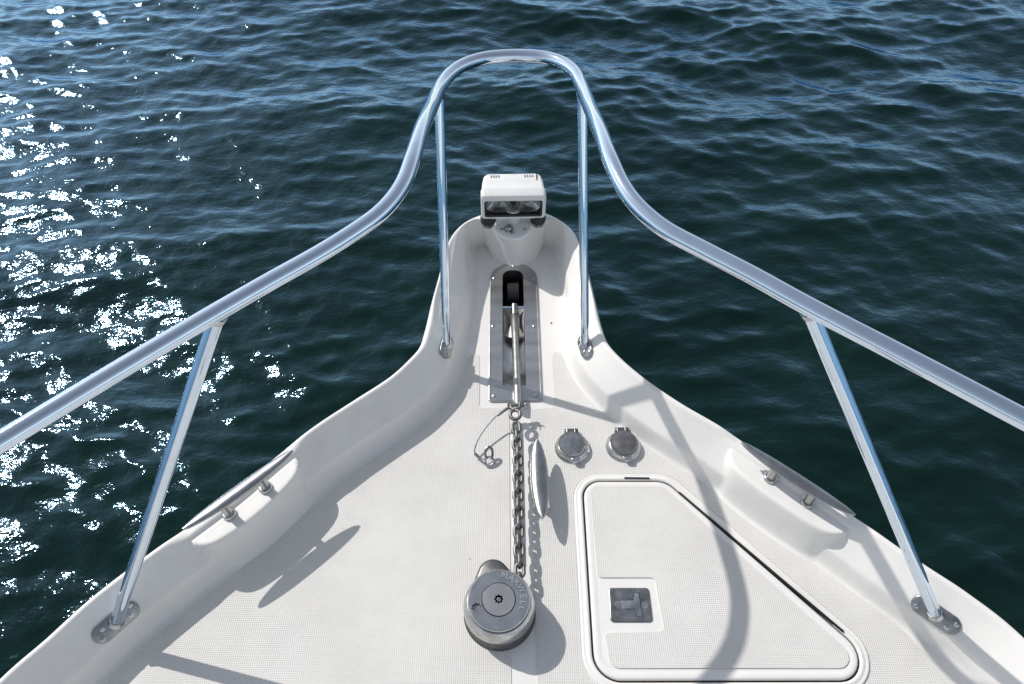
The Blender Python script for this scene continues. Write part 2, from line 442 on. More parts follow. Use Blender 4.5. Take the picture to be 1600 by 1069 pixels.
# corners in CCW order with radii by position
def hr(p):
    if p[0] < .3 and p[1] > .5: return .035
    if p[0] < .3: return .045
    return .05
hx0, hx1b = at(906, 800).x, at(926, 1040).x
HP = [Vector(at(908, 752).xy), Vector(at(927, 1068).xy), Vector(at(1404, 1067).xy), Vector(at(1040, 752).xy)]
HP = ccw([tuple(p) for p in HP])
rad = []
for p in HP:
    if p[0] > .42: rad.append(.046)
    elif p[1] > .55: rad.append(.040 if p[0] < .15 else .055)
    else: rad.append(.05)
hp, hn = rpoly(HP, rad, 10)
SL = [at(786.5, 604), at(824, 604), at(820, 424), at(784, 424)]
sx0, sx1 = (at(786, 560).x+at(784.5, 440).x)/2, (at(821, 560).x+at(817.5, 440).x)/2
sy0, sy1 = at(805, 604).y, at(802, 424).y
slp, sln = rpoly([(sx0, sy0), (sx1, sy0), (sx1, sy1), (sx0, sy1)], [.004, .004, .0235, .0235], 8)
slot_o = [p+n*.004 for p, n in zip(slp, sln)]
fl, ff = tess(foot, [hp[::-1], slot_o[::-1]], 0)
deck.add(fl, ff)
dk = deck.build('deck', GEL, boat, angle=50)
# hull below the deck edge
def hull():
    hv = []; lev = [(-.07, 0.0), (-.10, .06), (-.2, .14), (-.35, .22), (-.6, .32), (-.9, .40), (-1.3, .50), (-1.7, .62)]
    idx = list(range(0, M_, 3)) + ([M_-1] if (M_-1) % 3 else [])
    for z, c in lev:
        for i in idx:
            p = Oc[i]-Nc[i]*(-.002)
            y = p.y
            yl = y if y < .75 else .75+(y-.75)*(1-min(1, c*1.55))
            hx = p.x*(1-c*(.55 if y < .6 else .55+.45*min(1, (y-.6)/.5)))
            hv.append((hx, yl, z))
    n = len(idx); f = []
    for a in range(len(lev)-1):
        for j in range(n-1): f.append((a*n+j, a*n+j+1, (a+1)*n+j+1, (a+1)*n+j))
    # transom
    for a in range(len(lev)-1): f.append((a*n, (a+1)*n, (a+1)*n+n-1, a*n+n-1))
    f.append((0, n-1) + tuple()) if False else None
    mk('hull', hv, f, HULLM, boat, angle=60)
hull()
# dark bin under the hatch and drain gutter round it
g = MB(); g.add(*rings([[(p.x, p.y, 0.0) for p in hp], [(p.x, p.y, -.03) for p in hp]], True, False))
g.f = [q[::-1] for q in g.f]
v, f = tess(hp, [], -.03); g.add(v, f); g.build('hatch_gutter', BLACK, boat)

# ------------------------------------------------------------------ non-skid panels moulded into the deck
def panel(pts, holes=(), parent=boat, z=.0, h=.0012, name='non_skid_panel'):
    b = MB(); v, f = tess(pts, holes, z+h); b.add(v, f)
    for lp in [pts]+list(holes):
        n = len(lp); base = len(b.v)
        b.v += [(p[0], p[1], z+h) for p in lp]+[(p[0], p[1], z-.0005) for p in lp]
        for j in range(n):
            k = (j+1) % n; b.f.append((base+j, base+n+j, base+n+k, base+k))
    return b.build(name, SKID, parent, smooth=False)
def clean(P, eps=.0015):
    out = [P[0]]
    for p in P[1:]:
        if (Vector(p)-out[-1]).length > eps: out.append(Vector(p))
    return out
# left panel: follows the bulwark foot
half = [i for i in range(M_) if Oc[i].x < 0 and Fc[i].y < at(745, 556).y and Fc[i].x < at(737, 560).x]
lf = [foot[i]-(foot[i]-Oc[i]).normalized()*.006 for i in half]
lf = [p for p in lf if p.x < at(737, 560).x]
xs = at(796, 700).x
pl = [Vector((lf[0].x, -3.1))]
pl = clean([Vector((xs, lf[0].y))] + lf[::3] + [lf[-1], at(741, 554).xy, at(749, 556).xy, at(749.5, 600).xy, at(749, 634).xy, at(752, 638).xy, at(794, 639).xy, Vector((xs, at(796, 641).y))])
PL = ccw([tuple(p) for p in pl]); panel([Vector(p) for p in PL])
# right panel: hole for the hatch flange
rx = at(829, 700).x
mr = clean([Vector((rx, at(829, 640).y)), at(862, 638).xy, at(866, 632).xy, at(862, 560).xy, at(866, 551).xy, at(876, 552).xy, at(890, 580).xy, at(905, 600).xy, at(929, 628).xy, at(963, 662).xy, at(1015, 700).xy, at(1110, 750).xy, at(1191, 812).xy, at(1290, 886).xy, at(1380, 955).xy, at(1493, 1069).xy] +
           [Vector((1.03, -.25)), Vector((1.2, -1.2)), Vector((1.33, -3.1)), Vector((rx, -3.1))])
flange_o = [p+n*.0185 for p, n in zip(hp, hn)]
PR = ccw([tuple(p) for p in mr]); panel([Vector(p) for p in PR], [flange_o[::-1]])

# flange moulding round the hatch (raised bead)
fl_prof = [(.017, 0.0), (.0165, .0030), (.0155, .0042), (.0135, .0046), (.011, .0040), (.009, .0042), (.0065, .0058), (.004, .0062), (.001, .0056), (0, .004), (0, -.028)]
b = MB(); b.add(*prof_slab(hp, hn, fl_prof, False, False)); b.build('hatch_flange', GEL, boat, angle=60)

# ------------------------------------------------------------------ hatch lid (a thing that lifts off)
hcx, hcy = sum(p.x for p in hp)/len(hp), sum(p.y for p in hp)/len(hp)
hatch = empty('deck_hatch', (hcx, hcy, 0)); tag(hatch, 'white triangular deck hatch lid with recessed steel latch, right of the windlass', 'hatch')
hl = [Vector((p.x-hcx, p.y-hcy)) for p in hp]
lid_prof = [(-.004, -.015), (-.004, .0035), (-.0048, .0055), (-.0065, .0068), (-.009, .0072), (-.016, .0072), (-.0175, .0066), (-.0190, .0066)]
b = MB(); b.add(*prof_slab(hl, hn, lid_prof, True, False))
# raised pad with cut-out
P = lambda x, y: Vector((at(x, y).x-hcx, at(x, y).y-hcy))
padc = [P(921, 763), P(933, 905), P(1022, 905), P(1037, 989), P(944, 991), P(953, 1046), P(1352, 1046), P(1035, 763)]
padc = ccw([tuple(p) for p in padc])
prad = []
for p in padc:
    q = (p[0]+hcx, p[1]+hcy); prad.append(.022 if q[0] > .42 else .018 if (q[1] > .6 or q[1] < .37) else .009)
pp, pn = rpoly(padc, prad, 6)
lidin = [p+n*-.0190 for p, n in zip(hl, hn)]
b.add(*tess(lidin, [], .0066)); b.build('lid', GEL, hatch, angle=50)
panel(pp, parent=hatch, z=.0066, h=.0022, name='non_skid_pad')
# hinge strip along the slanting side, small stop at the top
for a, c, wd in ((at(1060, 772), at(1316, 989), .0032), (at(975, 749.5), at(1014, 750), .003)):
    d = (c-a).xy.normalized(); n = Vector((-d.y, d.x))*wd/2
    q = [a.xy-n, c.xy-n, c.xy+n, a.xy+n]; q = [Vector((p.x-hcx, p.y-hcy)) for p in q]; q = [Vector(p) for p in ccw([tuple(x) for x in q])]
    b = MB(); b.add(*rings([[(p.x, p.y, .002) for p in q], [(p.x, p.y, .0088) for p in q]])); b.build('hinge_strip', BLACK, hatch, smooth=False)
# latch
lp = [P(950, 921), P(953, 974.5), P(1019.5, 974.5), P(1013, 921)]
lpc = ccw([tuple(p) for p in lp]); lpp, lpn = rpoly(lpc, [.007]*4, 6)
cx_, cy_ = P(984, 948)
def Lx(zx, zy): return P(920+zx/8.225, 880+zy/8.225)
T = [Lx(400, 612), Lx(585, 612), Lx(612, 706), Lx(692, 712), Lx(668, 600), Lx(640, 398), Lx(570, 400), Lx(578, 492), Lx(400, 495)]
tcut = [Vector(p) for p in ccw([tuple(x) for x in T])]
key = [Lx(375, 552)+Vector((math.cos(t), math.sin(t)))*.0075 for t in np.linspace(0, 2*math.pi, 20, endpoint=False)]
b = MB(); pr = [(0, .0066), (0, .0082), (-.0008, .0090), (-.002, .0092)]
b.add(*prof_slab(lpp, lpn, pr, False, False))
lin = [p-n*.002 for p, n in zip(lpp, lpn)]
keyc = [p for p in key]
grip = [Lx(715, 560)+Vector((math.cos(t), math.sin(t)))*.0055 for t in np.linspace(0, 2*math.pi, 20, endpoint=False)]
b.add(*tess(lin, [tcut[::-1]], .0092))
lt = b.build('latch', STEELD, hatch, angle=40)
b = MB()
for lp_ in (tcut,):
    n = len(lp_); base = 0; b.v += [(p.x, p.y, .0092) for p in lp_]+[(p.x, p.y, .0070) for p in lp_]
    for j in range(n): b.f.append((j, (j+1) % n, n+(j+1) % n, n+j))
v, f = tess(lp_, [], .0070); b.add(v, f); b.build('latch_recess', DARK, lt, smooth=False)
th_ = [p-n_*.0009 for p, n_ in zip(tcut, norms(tcut))]
b = MB(); b.add(*slab(th_, norms(th_), .0071, .0090, .0005)); b.build('latch_handle', STEEL, lt)
b = MB(); b.add(*lathe([(.0070, .0091), (.0068, .0098), (.0050, .0098), (.0046, .0093), (.001, .0093)], 24, tuple(Lx(375, 552)))); b.build('keyhole_ring', STEEL, lt)
b = MB(); b.add(*lathe([(.0062, .0092), (.0058, .0097), (.0040, .0096), (.001, .0094)], 24, tuple(Lx(712, 555)))); b.build('finger_dimple', STEEL, lt)

# ------------------------------------------------------------------ anchor locker plate with slot, trough below
pc = at(806, 540)
plate = empty('anchor_slot_plate', (pc.x, pc.y, 0)); tag(plate, 'long stainless plate with rounded front and open slot that the anchor lies in', 'deck plate')
px0, px1 = (at(765, 480).x+at(763, 620).x)/2, (at(840, 480).x+at(849, 620).x)/2
py0, py1 = at(806, 628.5).y, at(802, 413).y
b = MB()
op, on = rpoly([(px0-pc.x, py0-pc.y), (px1-pc.x, py0-pc.y), (px1-pc.x, py1-pc.y), (px0-pc.x, py1-pc.y)], [.008, .008, .060, .060], 12)
b.add(*prof_slab(op, on, [(0, 0), (0, .003), (-.0006, .0042), (-.002, .0046), (-.0035, .0042), (-.005, .0040)], False, False))
oin = [p-n*.005 for p, n in zip(op, on)]
sl_l = [p-Vector((pc.x, pc.y)) for p in slp]
b.add(*tess(oin, [sl_l[::-1]], .0040))
b.build('face_plate', m_metal('brushed_plate', (.50, .50, .50), .30, .08, 30, .72, (.15, 1, 1)), plate, angle=50)
b = MB()
ring = []
for z, sh in ((.0040, 0), (-.01, 0), (-.035, .0), (-.13, .0), (-.20, 0)):
    ring.append([(p.x, p.y + (0), z) for p in sl_l])
v, f = rings(ring, False, False); b.add(v, [q[::-1] for q in f])
b.build('trough_wall', TROUGH, plate, angle=50)
# sloping trough floor: a ramp from the aft end down and forward; past its forward end a black sheet shows below
yA, yF = sy0-pc.y, sy1-pc.y
n = 14; fv = []; ffc = []
for i in range(n+1):
    t = i/n; y = yA+.001+(yF-yA-.09)*t; z = -.004-.022*sstep(0, .22, t)-.012*t
    for x in (sx0-pc.x+.0005, sx1-pc.x-.0005): fv.append((x, y, z))
for i in range(n): ffc.append((2*i, 2*i+1, 2*i+3, 2*i+2))
mk('trough_floor', fv, ffc, TROUGH, plate)
b = MB(); v, f = tess(sl_l, [], -.199); b.add(v, f); b.build('black_backing', DARK, plate)  # black sheet closing the slot, standing in for deep shade
yb = at(802, 478).y-pc.y
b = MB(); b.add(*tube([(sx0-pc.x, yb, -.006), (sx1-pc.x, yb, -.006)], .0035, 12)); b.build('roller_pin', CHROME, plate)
rp = [(.012, -.0155)]
for k in range(9): rp += [(.026, -.0145+k*.0033), (.0285, -.0140+k*.0033), (.0285, -.0125+k*.0033), (.026, -.0120+k*.0033)]
rp += [(.012, .0160)]
b = MB(); b.add(*lathe(rp, 36), M=Matrix.Translation(((sx0+sx1)/2-pc.x, sy1-pc.y-.045, -.038)) @ Matrix.Rotation(math.pi/2, 4, 'Y')); b.build('bow_roller', m_plain('roller_rubber', (.05, .05, .05), .38), plate, angle=30)
for (x, y) in ((772.5, 436), (832.5, 436), (803, 417), (771, 511), (835, 511), (772, 620), (837.5, 619)):
    p = at(x, y)-pc
    b = MB(); b.add(*lathe([(.0042, .0040), (.0040, .0050), (.0026, .0056), (.0012, .0056), (.0010, .0048), (.0002, .0048)], 16, (p.x, p.y)))
    b.build('screw', STEEL, plate)
# chafe strip below the chain
cxm = (at(801, 780).x+at(819, 780).x)/2; cs = empty('chafe_strip', (cxm, at(810, 780).y, 0))
tag(cs, 'narrow worn steel chafe strip on the deck directly under the anchor chain', 'steel strip')
ya, yb2 = at(810, 886).y-cs.location.y, at(810, 662).y-cs.location.y
wd = (at(819, 780).x-at(801, 780).x)/2
b = MB(); p, nn = rpoly([(-wd, ya), (wd, ya), (wd, yb2), (-wd, yb2)], .003, 3); b.add(*slab(p, nn, 0, .0022, .0006)); b.build('strip', STEEL, cs)
b = MB(); b.add(*lathe([(.003, .0022), (.0027, .0030), (.001, .0030), (.0008, .0026), (.0002, .0026)], 12, (0, ya+.012))); b.build('screw', STEEL, cs)

# ------------------------------------------------------------------ anchor
a0 = at(804, 486, -.02); a1 = at(809, 634, .022)
anc = empty('anchor', a1); tag(anc, 'galvanised plough anchor lying in the slot of the bow plate', 'anchor')
b = MB(); rs = []
for t, wx, hz in ((0, .0085, .009), (.02, .0095, .012), (.3, .0075, .013), (.7, .007, .013), (.93, .0085, .012), (1, .006, .009)):
    c = a0.lerp(a1, t)-a1; c.z += .0*math.sin(t*math.pi)
    rs.append([(c.x+1.25*wx*math.cos(q), c.y, c.z+hz*math.sin(q)) for q in np.linspace(0, 2*math.pi, 12, endpoint=False)])
v, f = rings(rs); b.add(v, [q[::-1] for q in f]); b.build('shank', m_metal('galvanised_bright', (.42, .42, .415), .48, .1, 60, .7, bmp=.3), anc)
def wp(x, y, h): return tuple(at(x, y, h)-a1)
b = MB()   # two folded plates of the plough meeting below the shank, plus the aft wings
top = wp(803.5, 497, -.055)
b.v = [wp(788, 486, -.016), wp(818, 486, -.016), wp(803.5, 502, -.045), wp(788, 525, -.018), wp(819, 525, -.018), wp(804.5, 529, -.004), wp(804, 499, -.018)]
b.f = [(0, 3, 2), (1, 2, 4), (3, 5, 6), (5, 4, 6)]
base = len(b.v); b.v += [(x, y, z-.006) for x, y, z in b.v[:base]]; b.f += [tuple(i+base for i in q)[::-1] for q in b.f]
b.build('fluke', m_metal('galvanised_plate', (.62, .61, .59), .55, .1, 40, .8, bmp=.3), anc, smooth=False)
b = MB(); q = wp(804, 482, -.006); b.add(*tube([(q[0], q[1]+.012, q[2]), (q[0], q[1]-.016, q[2]-.006)], .009, 12)); b.build('threaded_stub', STEELD, anc)
for (x, y) in ((805, 625),): pass

# ------------------------------------------------------------------ chain
def link_mesh():
    L, Wd, r = .0125, .0082, .0036      # half length to bend centre, half width, wire radius
    L = .0056; Wd = .0080; r = .0037; pts = []
    for q in np.linspace(-math.pi/2, math.pi/2, 9): pts.append((Wd*math.sin(q)*-1, L+Wd*math.cos(q), 0))
    for q in np.linspace(-math.pi/2, math.pi/2, 9): pts.append((Wd*math.sin(q), -L-Wd*math.cos(q), 0))
    v, f = tube(pts, r, 8, closed=True)
    me = bpy.data.meshes.new('link'); me.from_pydata([tuple(p) for p in v], [], f); me.polygons.foreach_set('use_smooth', [True]*len(f)); me.materials.append(GALV); return me
LM = link_mesh()
cw = at(779.3, 936.6, .079)                # windlass axis
c_start = at(806, 662, .046); c_end = Vector((cw.x+.040, cw.y+.030, .038))
ch = empty('anchor_chain', c_start); tag(ch, 'galvanised anchor chain running taut from the shackle back to the windlass', 'chain')
mid = c_start.lerp(c_end, .5)-Vector((0, 0, .004))
path = catmull([c_start, c_start.lerp(c_end, .25)-Vector((-.002, 0, .004)), mid, c_end, Vector((cw.x+.042, cw.y+.006, .038)), Vector((cw.x+.036, cw.y-.022, .038))], 40)
cum = [0]
for i in range(1, len(path)): cum.append(cum[-1]+(path[i]-path[i-1]).length)
PITCHL = .0196; nlk = int(cum[-1]/PITCHL)
for kk in range(nlk):
    s = (kk+.5)*PITCHL; i = max(1, next(j for j in range(len(cum)) if cum[j] >= s))
    p = path[i-1].lerp(path[i], (s-cum[i-1])/(cum[i]-cum[i-1])); d = (path[min(i+2, len(path)-1)]-path[max(i-3, 0)]).normalized()
    o = bpy.data.objects.new('link', LM); col.objects.link(o); o.parent = ch; o.location = p-c_start
    q = d.to_track_quat('Y', 'Z'); roll = (0 if kk % 2 == 0 else math.pi/2)+random.uniform(-.16, .16)+.12
    from mathutils import Quaternion
    o.rotation_mode = 'QUATERNION'; o.rotation_quaternion = q @ Quaternion((0, 1, 0), roll)
# shackle joining shank and chain
sh0 = at(805, 640, .040)
shk = empty('shackle', sh0); tag(shk, 'galvanised shackle joining the anchor shank to the chain', 'shackle')
pts = [(-.011*math.sin(q), -.010-.013*math.cos(q), .002) for q in np.linspace(-2.2, 2.2, 16)]
b = MB(); b.add(*tube([(-.010, .016, 0)]+[(-.010, .004, 0)]+[(p[0], p[1]-.004, p[2]) for p in pts[::-1]][::-1]+[(.010, .004, 0), (.010, .016, 0)], .0042, 10)); b.build('bow', GALV, shk)
b = MB(); b.add(*tube([(-.017, .012, 0), (.017, .012, 0)], .0042, 10)); b.add(*lathe([(.006, -.003), (.006, .003)], 8), M=Matrix.Translation((.0165, .012, 0)) @ Matrix.Rotation(math.pi/2, 4, 'Y')); b.build('pin', GALV, shk)
b = MB(); b.add(*tube([(.017, .012, 0), (.022, .007, .004), (.026, .011, .002), (.030, .006, -.004), (.024, .003, -.002), (.020, -.002, .002)], .0009, 6)); b.add(*tube([(.018, .010, .003), (.024, .013, .006), (.029, .004, .003)], .0009, 6)); b.build('seizing_wire', STEELD, shk)

# ------------------------------------------------------------------ safety tether cable with snap
t0 = at(801, 634, .040); tt = [t0, at(790, 640, .040), at(776, 650, .035), at(757, 671, .028), at(744.5, 693, .020), at(742, 709, .012), at(752, 718, .008), at(759, 723, .010)]
tet = empty('safety_tether', t0); tag(tet, 'short steel wire tether with swaged ends and snap shackle curling over the left deck', 'tether')
cp = catmull(tt, 10)
b = MB(); b.add(*tube([p-t0 for p in cp], .0017, 8)); b.build('wire', STEEL, tet)
b = MB(); b.add(*tube([t0-t0, tt[1]-t0, tt[2].lerp(tt[1], .1)-t0], .0034, 10)); b.build('swage', STEELD, tet)
b = MB(); b.add(*tube([p-t0 for p in (tt[5], tt[6], tt[7])], .0034, 10)); b.build('swage', STEELD, tet)
sc = at(764, 720, .012)-t0
b = MB(); b.add(*tube([sc+Vector((.010*math.cos(q), .008*math.sin(q), .004*math.sin(q)-.002)) for q in np.linspace(0, 2*math.pi, 18, endpoint=False)], .0028, 8, closed=True)); b.build('snap_ring', STEEL, tet)
b = MB(); b.add(*tube([sc+Vector((.0+.009*math.cos(q)*.9, .014+.012*math.sin(q), .008+.006*math.sin(q))) for q in np.linspace(-1.2, 4.3, 18)], .0030, 8)); b.build('snap_hook', STEELD, tet)

# ------------------------------------------------------------------ windlass
HOUS = m_metal('dark_bronze_housing', (.17, .17, .17), .42, .08, 40, .7)
W0 = Vector((cw.x, cw.y, 0))
wl = empty('windlass', W0); tag(wl, 'round stainless anchor windlass with raised lettering round its cap', 'windlass')
# base housing: circle and a rounded lobe forward (teardrop outline)
import itertools
def hullpts(P):
    P = sorted(set((round(p[0], 6), round(p[1], 6)) for p in P)); lo = []; up = []
    cr = lambda o, a, b_: (a[0]-o[0])*(b_[1]-o[1])-(a[1]-o[1])*(b_[0]-o[0])
    for p in P:
        while len(lo) >= 2 and cr(lo[-2], lo[-1], p) <= 0: lo.pop()
        lo.append(p)
    for p in reversed(P):
        while len(up) >= 2 and cr(up[-2], up[-1], p) <= 0: up.pop()
        up.append(p)
    return [Vector(p) for p in lo[:-1]+up[:-1]]
lobe = at(770, 895, .03)-W0
tp = hullpts([tuple(p) for p in circle(0, 0, .0655, 64)]+[tuple(p) for p in circle(lobe.x, lobe.y, .030, 32)])
tp = dense(tp, .004); tn = norms(tp)
b = MB(); b.add(*prof_slab(tp, tn, [(.002, 0), (.002, .004), (0, .006), (-.001, .024), (-.003, .029), (-.008, .031)])); b.build('base_housing', HOUS, wl, angle=50)
b = MB(); b.add(*lathe([(.063, .0305), (.0650, .033), (.0662, .038), (.0660, .044), (.0645, .052), (.0625, .061), (.0590, .0675), (.0575, .069), (.050, .069)], 72)); b.build('drum', STEEL, wl, angle=50)
b = MB(); b.add(*lathe([(.054, .0685), (.0568, .0705), (.0568, .0720), (.054, .0722)], 72)); b.build('seal_ring', BLACK, wl)
def star(cx, cy, r0, r1, n=8, rot=0): return [Vector((cx+(r1 if i % 2 else r0)*math.cos(rot+math.pi*i/n), cy+(r1 if i % 2 else r0)*math.sin(rot+math.pi*i/n))) for i in range(2*n)]
cap_r = .0565
s2 = at(744.4, 949.5, .079)-W0; s1 = at(778.5, 931.5, .079)-W0
b = MB(); b.add(*lathe([(cap_r-.0005, .0722), (cap_r, .0735), (cap_r, .0765), (cap_r-.0007, .0780), (cap_r-.0022, .0788)], 80)); b.f = b.f[:-2]
ringc = circle(0, 0, cap_r-.0022, 80); st2 = star(s2.x, s2.y, .0098, .0070, 8, .2); inner_c = (at(779.3, 931, .079)-W0).xy
ic = circle(0, 0.0, .0310, 60)
v, f = tess(ringc, [st2[::-1], ic[::-1]], .0788); b.add(v, f)
capo = b.build('cap', m_metal('cap_stainless', (.60, .60, .595), .20, .08, 30, .75, bmp=.1), wl, angle=50)
def recess(st, z0, z1, nm, par, mat):
    b = MB(); n = len(st); b.v = [(p.x, p.y, z0) for p in st]+[(p.x, p.y, z1) for p in st]
    for j in range(n): b.f.append((j, (j+1) % n, n+(j+1) % n, n+j))
    v, f = tess(st, [], z1); b.add(v, f); return b.build(nm, mat, par, smooth=False)
recess(st2, .0788, .0745, 'star_socket', capo, STEELD)
b = MB(); b.add(*lathe([(.0310, .0760), (.0310, .0772), (.0302, .0772), (.0300, .0768)], 60)); b.f = b.f[:-2]; b.build('joint_ring', BLACK, capo)
b = MB(); b.add(*lathe([(.0296, .0765), (.0296, .0800), (.0288, .0808)], 60)); b.f = b.f[:-2]
st1 = star(0, 0, .0090, .0064, 8, 0)
v, f = tess(circle(0, 0, .0288, 60), [st1[::-1]], .0808); b.add(v, f); cn = b.build('centre_disc', m_metal('disc_stainless', (.50, .50, .49), .32, .06, 20, .85), wl, angle=50)
recess(st1, .0808, .0760, 'star_socket', cn, DARK)
b = MB(); b.add(*lathe([(.0042, .0762), (.0042, .0790), (.0036, .0796)], 20)); b.build('centre_bolt', STEEL, cn)
b = MB(); b.add(*box(-.0034, .0034, -.0006, .0006, .0792, .0799), M=Matrix.Rotation(R(55), 4, 'Z')); b.build('bolt_slot', DARK, cn, smooth=False)
# raised letters
LETM = m_metal('bright_letters', (.85, .85, .84), .28, .05, 60, .9)
word = 'MAXWELL'; angs = [14, 31, 47, 65, 84, 99, 113]
def letters(name, mat, off, z, ext):
    lb = MB()
    for chx, a in zip(word, angs):
        fc = bpy.data.curves.new('t', 'FONT'); fc.body = chx; fc.size = .0158; fc.extrude = ext; fc.offset = off; fc.align_x = 'CENTER'; fc.resolution_u = 3
        to = bpy.data.objects.new('t', fc); col.objects.link(to)
        bpy.context.view_layer.update(); dg = bpy.context.evaluated_depsgraph_get()
        me = bpy.data.meshes.new_from_object(to.evaluated_get(dg))
        Rm = Matrix.Rotation(-R(a), 4, 'Z') @ Matrix.Translation((0, .0395, z))
        lb.add([v.co.copy() for v in me.vertices], [tuple(p.vertices) for p in me.polygons], M=Rm)
        bpy.data.objects.remove(to); bpy.data.meshes.remove(me); bpy.data.curves.remove(fc)
    o = lb.build(name, mat, capo, smooth=False); o['kind'] = 'stuff'; return o
letters('lettering_shade', HOUS, .0, .07895, .00005)  # flat dark copy beneath the letters, painted in for their shadows
letters('raised_lettering', LETM, .0, .0800, .0007)

# ------------------------------------------------------------------ deck filler caps
def filler(x, y, lidshift, label, dull):
    c = at(x, y, .0); o = empty('deck_filler', c, 0); tag(o, label, 'deck filler', 'deck filler caps ahead of the hatch')
    b = MB(); b.add(*lathe([(.0385, 0), (.0385, .003), (.037, .0045), (.0345, .006), (.0335, .010), (.0325, .014), (.031, .0155), (.029, .016)], 48)); b.build('collar', STEEL, o, angle=50)
    b = MB(); lm = Matrix.Translation((lidshift, .001, .0)) @ Matrix.Rotation(R(3 if lidshift else 0), 4, 'Y')
    b.add(*lathe([(.0300, .0158), (.0305, .0175), (.0300, .0198), (.0285, .0210), (.0265, .0206), (.0255, .0208)], 48), M=lm); b.build('lid', dull, o, angle=40)
    b = MB(); b.add(*box(-.0150, .0150, .0345, .0435, .001, .013, .0012)); b.build('hinge', HOUS, o)
    for sx in (-.011, .0065):
        b = MB(); b.add(*box(sx, sx+.0022, .0285, .0437, .0128, .0150, .0005)); b.build('hinge_knuckle', STEEL, o)
    b = MB(); p, nn = rpoly([(-.001, -.041), (.012, -.041), (.016, -.028), (-.006, -.028)], .004, 4); b.add(*slab(p, nn, .010, .0150, .001)); b.build('thumb_tab', STEEL, o)
    b = MB(); b.add(*tube([(.010, .030, .010), (.022, .026, .012), (.029, .016, .013)], .0012, 6)); b.build('spring', STEEL, o)
MOT1 = m_metal('scuffed_stainless', (.48, .48, .47), .30, .12, 75, .62, bmp=.2)
MOT2 = m_metal('dull_stainless', (.24, .24, .24), .45, .10, 60, .7, bmp=.2)
filler(894, 701, -.002, 'left of two round deck filler caps, with shinier scuffed lid', MOT1)
filler(973.5, 699, 0, 'right of two round deck filler caps, with dull dark lid', MOT2)

# ------------------------------------------------------------------ cleats
def cleat_body(L, Wd, Hh):
    """boat-shaped pointed bar, along Y, top ridge"""
    rs = []
    for t in np.linspace(-1, 1, 29):
        wdt = (Wd*(1-abs(t)**2.2)**.75*.5+.0030)*min(1, (1-abs(t))*14+.35); hh = Hh*(1-.55*abs(t)**2)*.5
        up = .004*(abs(t)**2)
        rs.append([(wdt*math.cos(q)*(1.0), t*L/2, up+hh*math.sin(q)*(1 if math.sin(q) > 0 else .7)) for q in np.linspace(0, 2*math.pi, 20, endpoint=False)])
    v, f = rings(rs); return v, [q[::-1] for q in f]
CL = m_metal('cleat_stainless', (.42, .42, .415), .27, .10, 25, .75, bmp=.12)
def cleat(name_loc, ang, L, Wd, hz, label, posts=(.36,), collar=True, zoff=0, group=None, tilt=0):
    o = empty('mooring_cleat', name_loc, ang); tag(o, label, 'cleat', group)
    v, f = cleat_body(L, Wd, .016)
    b = MB(); b.add(v, f, M=Matrix.Translation((0, 0, hz)) @ Matrix.Rotation(tilt, 4, 'Y')); b.build('horn_bar', CL, o, angle=60)
    for s in posts:
        b = MB(); b.add(*lathe([(.0092, 0), (.0088, .010), (.0084, hz-.006), (.0090, hz)], 20, (0, s*L))); b.build('post', CL, o)
        if collar:
            b = MB(); b.add(*lathe([(.0130, 0), (.0135, .003), (.0128, .0065), (.0110, .0080), (.0080, .0080)], 28, (0, s*L))); b.build('collar', STEEL, o, angle=50)
    return o
ct, cb = at(839, 688, .047), at(847.5, 812, .047); cm = (ct+cb)/2
cleat(Vector((cm.x, cm.y, 0)), math.atan2(-(ct-cb).x, (ct-cb).y), (ct-cb).length, .031, .046, 'pointed steel cleat standing on the open deck beside the chain', (.20, -.22), False)
b = None
for nm, e1, e2, lab in (('L', (288, 830), (459, 707), 'long polished cleat on the step of the left gunwale'), ('R', (1334, 808), (1157, 694), 'long polished cleat on the step of the right gunwale')):
    A, B = at(*e1, .134), at(*e2, .134); m_ = (A+B)/2
    cleat(Vector((m_.x, m_.y, .0880)), math.atan2(-(B-A).x, (B-A).y), (B-A).length, .025, .048, lab, (.17, -.17), True, group='cleats on the gunwale steps', tilt=(-.15 if nm == 'L' else .15))

# ------------------------------------------------------------------ bow rail
rail = empty('bow_rail', (0, 0, 0)); tag(rail, 'polished stainless bow rail curving round the front of the boat on four posts', 'railing')
def mirror(p): return Vector((2*CX-p.x, p.y, p.z))
CX = .006
HT = [.585, .587, .592, .598, .607, .630, .664, .680, .677, .674, .671, .669, .668, .668, .668, .668, .668]
LP = [(805, 87), (757, 91), (725, 101), (704, 115), (688, 135), (676, 162), (660, 198), (645, 245), (631, 284), (614, 311), (590, 336), (560, 358), (500, 396), (420, 441), (335, 490), (150, 600), (0, 691)]
RP = [(805, 87), (852, 90), (880, 99), (897, 112), (908, 133), (920, 163), (937, 203), (953, 247), (971, 287), (990, 315), (1014, 339), (1042, 360), (1100, 391), (1175, 430), (1262, 478), (1450, 576), (1600, 655)]
half_r = list(zip(LP, HT)); other = list(zip(RP, HT))
La = [at(*p, h) for p, h in half_r]; Ra = [at(*p, h) for p, h in other]
sym = []
for a, c in zip(La, Ra):
    sym.append((a, c))
def ext(P, sg):
    d = (P[-1]-P[-3]).normalized(); a = P[-1]+d*.35
    return [a, a+Vector((sg*.12, -.28, .0)), a+Vector((sg*.24, -.75, 0)), a+Vector((sg*.30, -1.15, -.04)), a+Vector((sg*.33, -1.38, -.22)), a+Vector((sg*.34, -1.45, -.56))]
pthL = La+ext(La, -1); pthR = Ra+ext(Ra, 1)
full = pthR[::-1][:-1]+pthL
fp = catmull(full, 14)
b = MB(); b.add(*tube(fp, .0131, 24)); b.build('top_rail', CHROME, rail, angle=70)
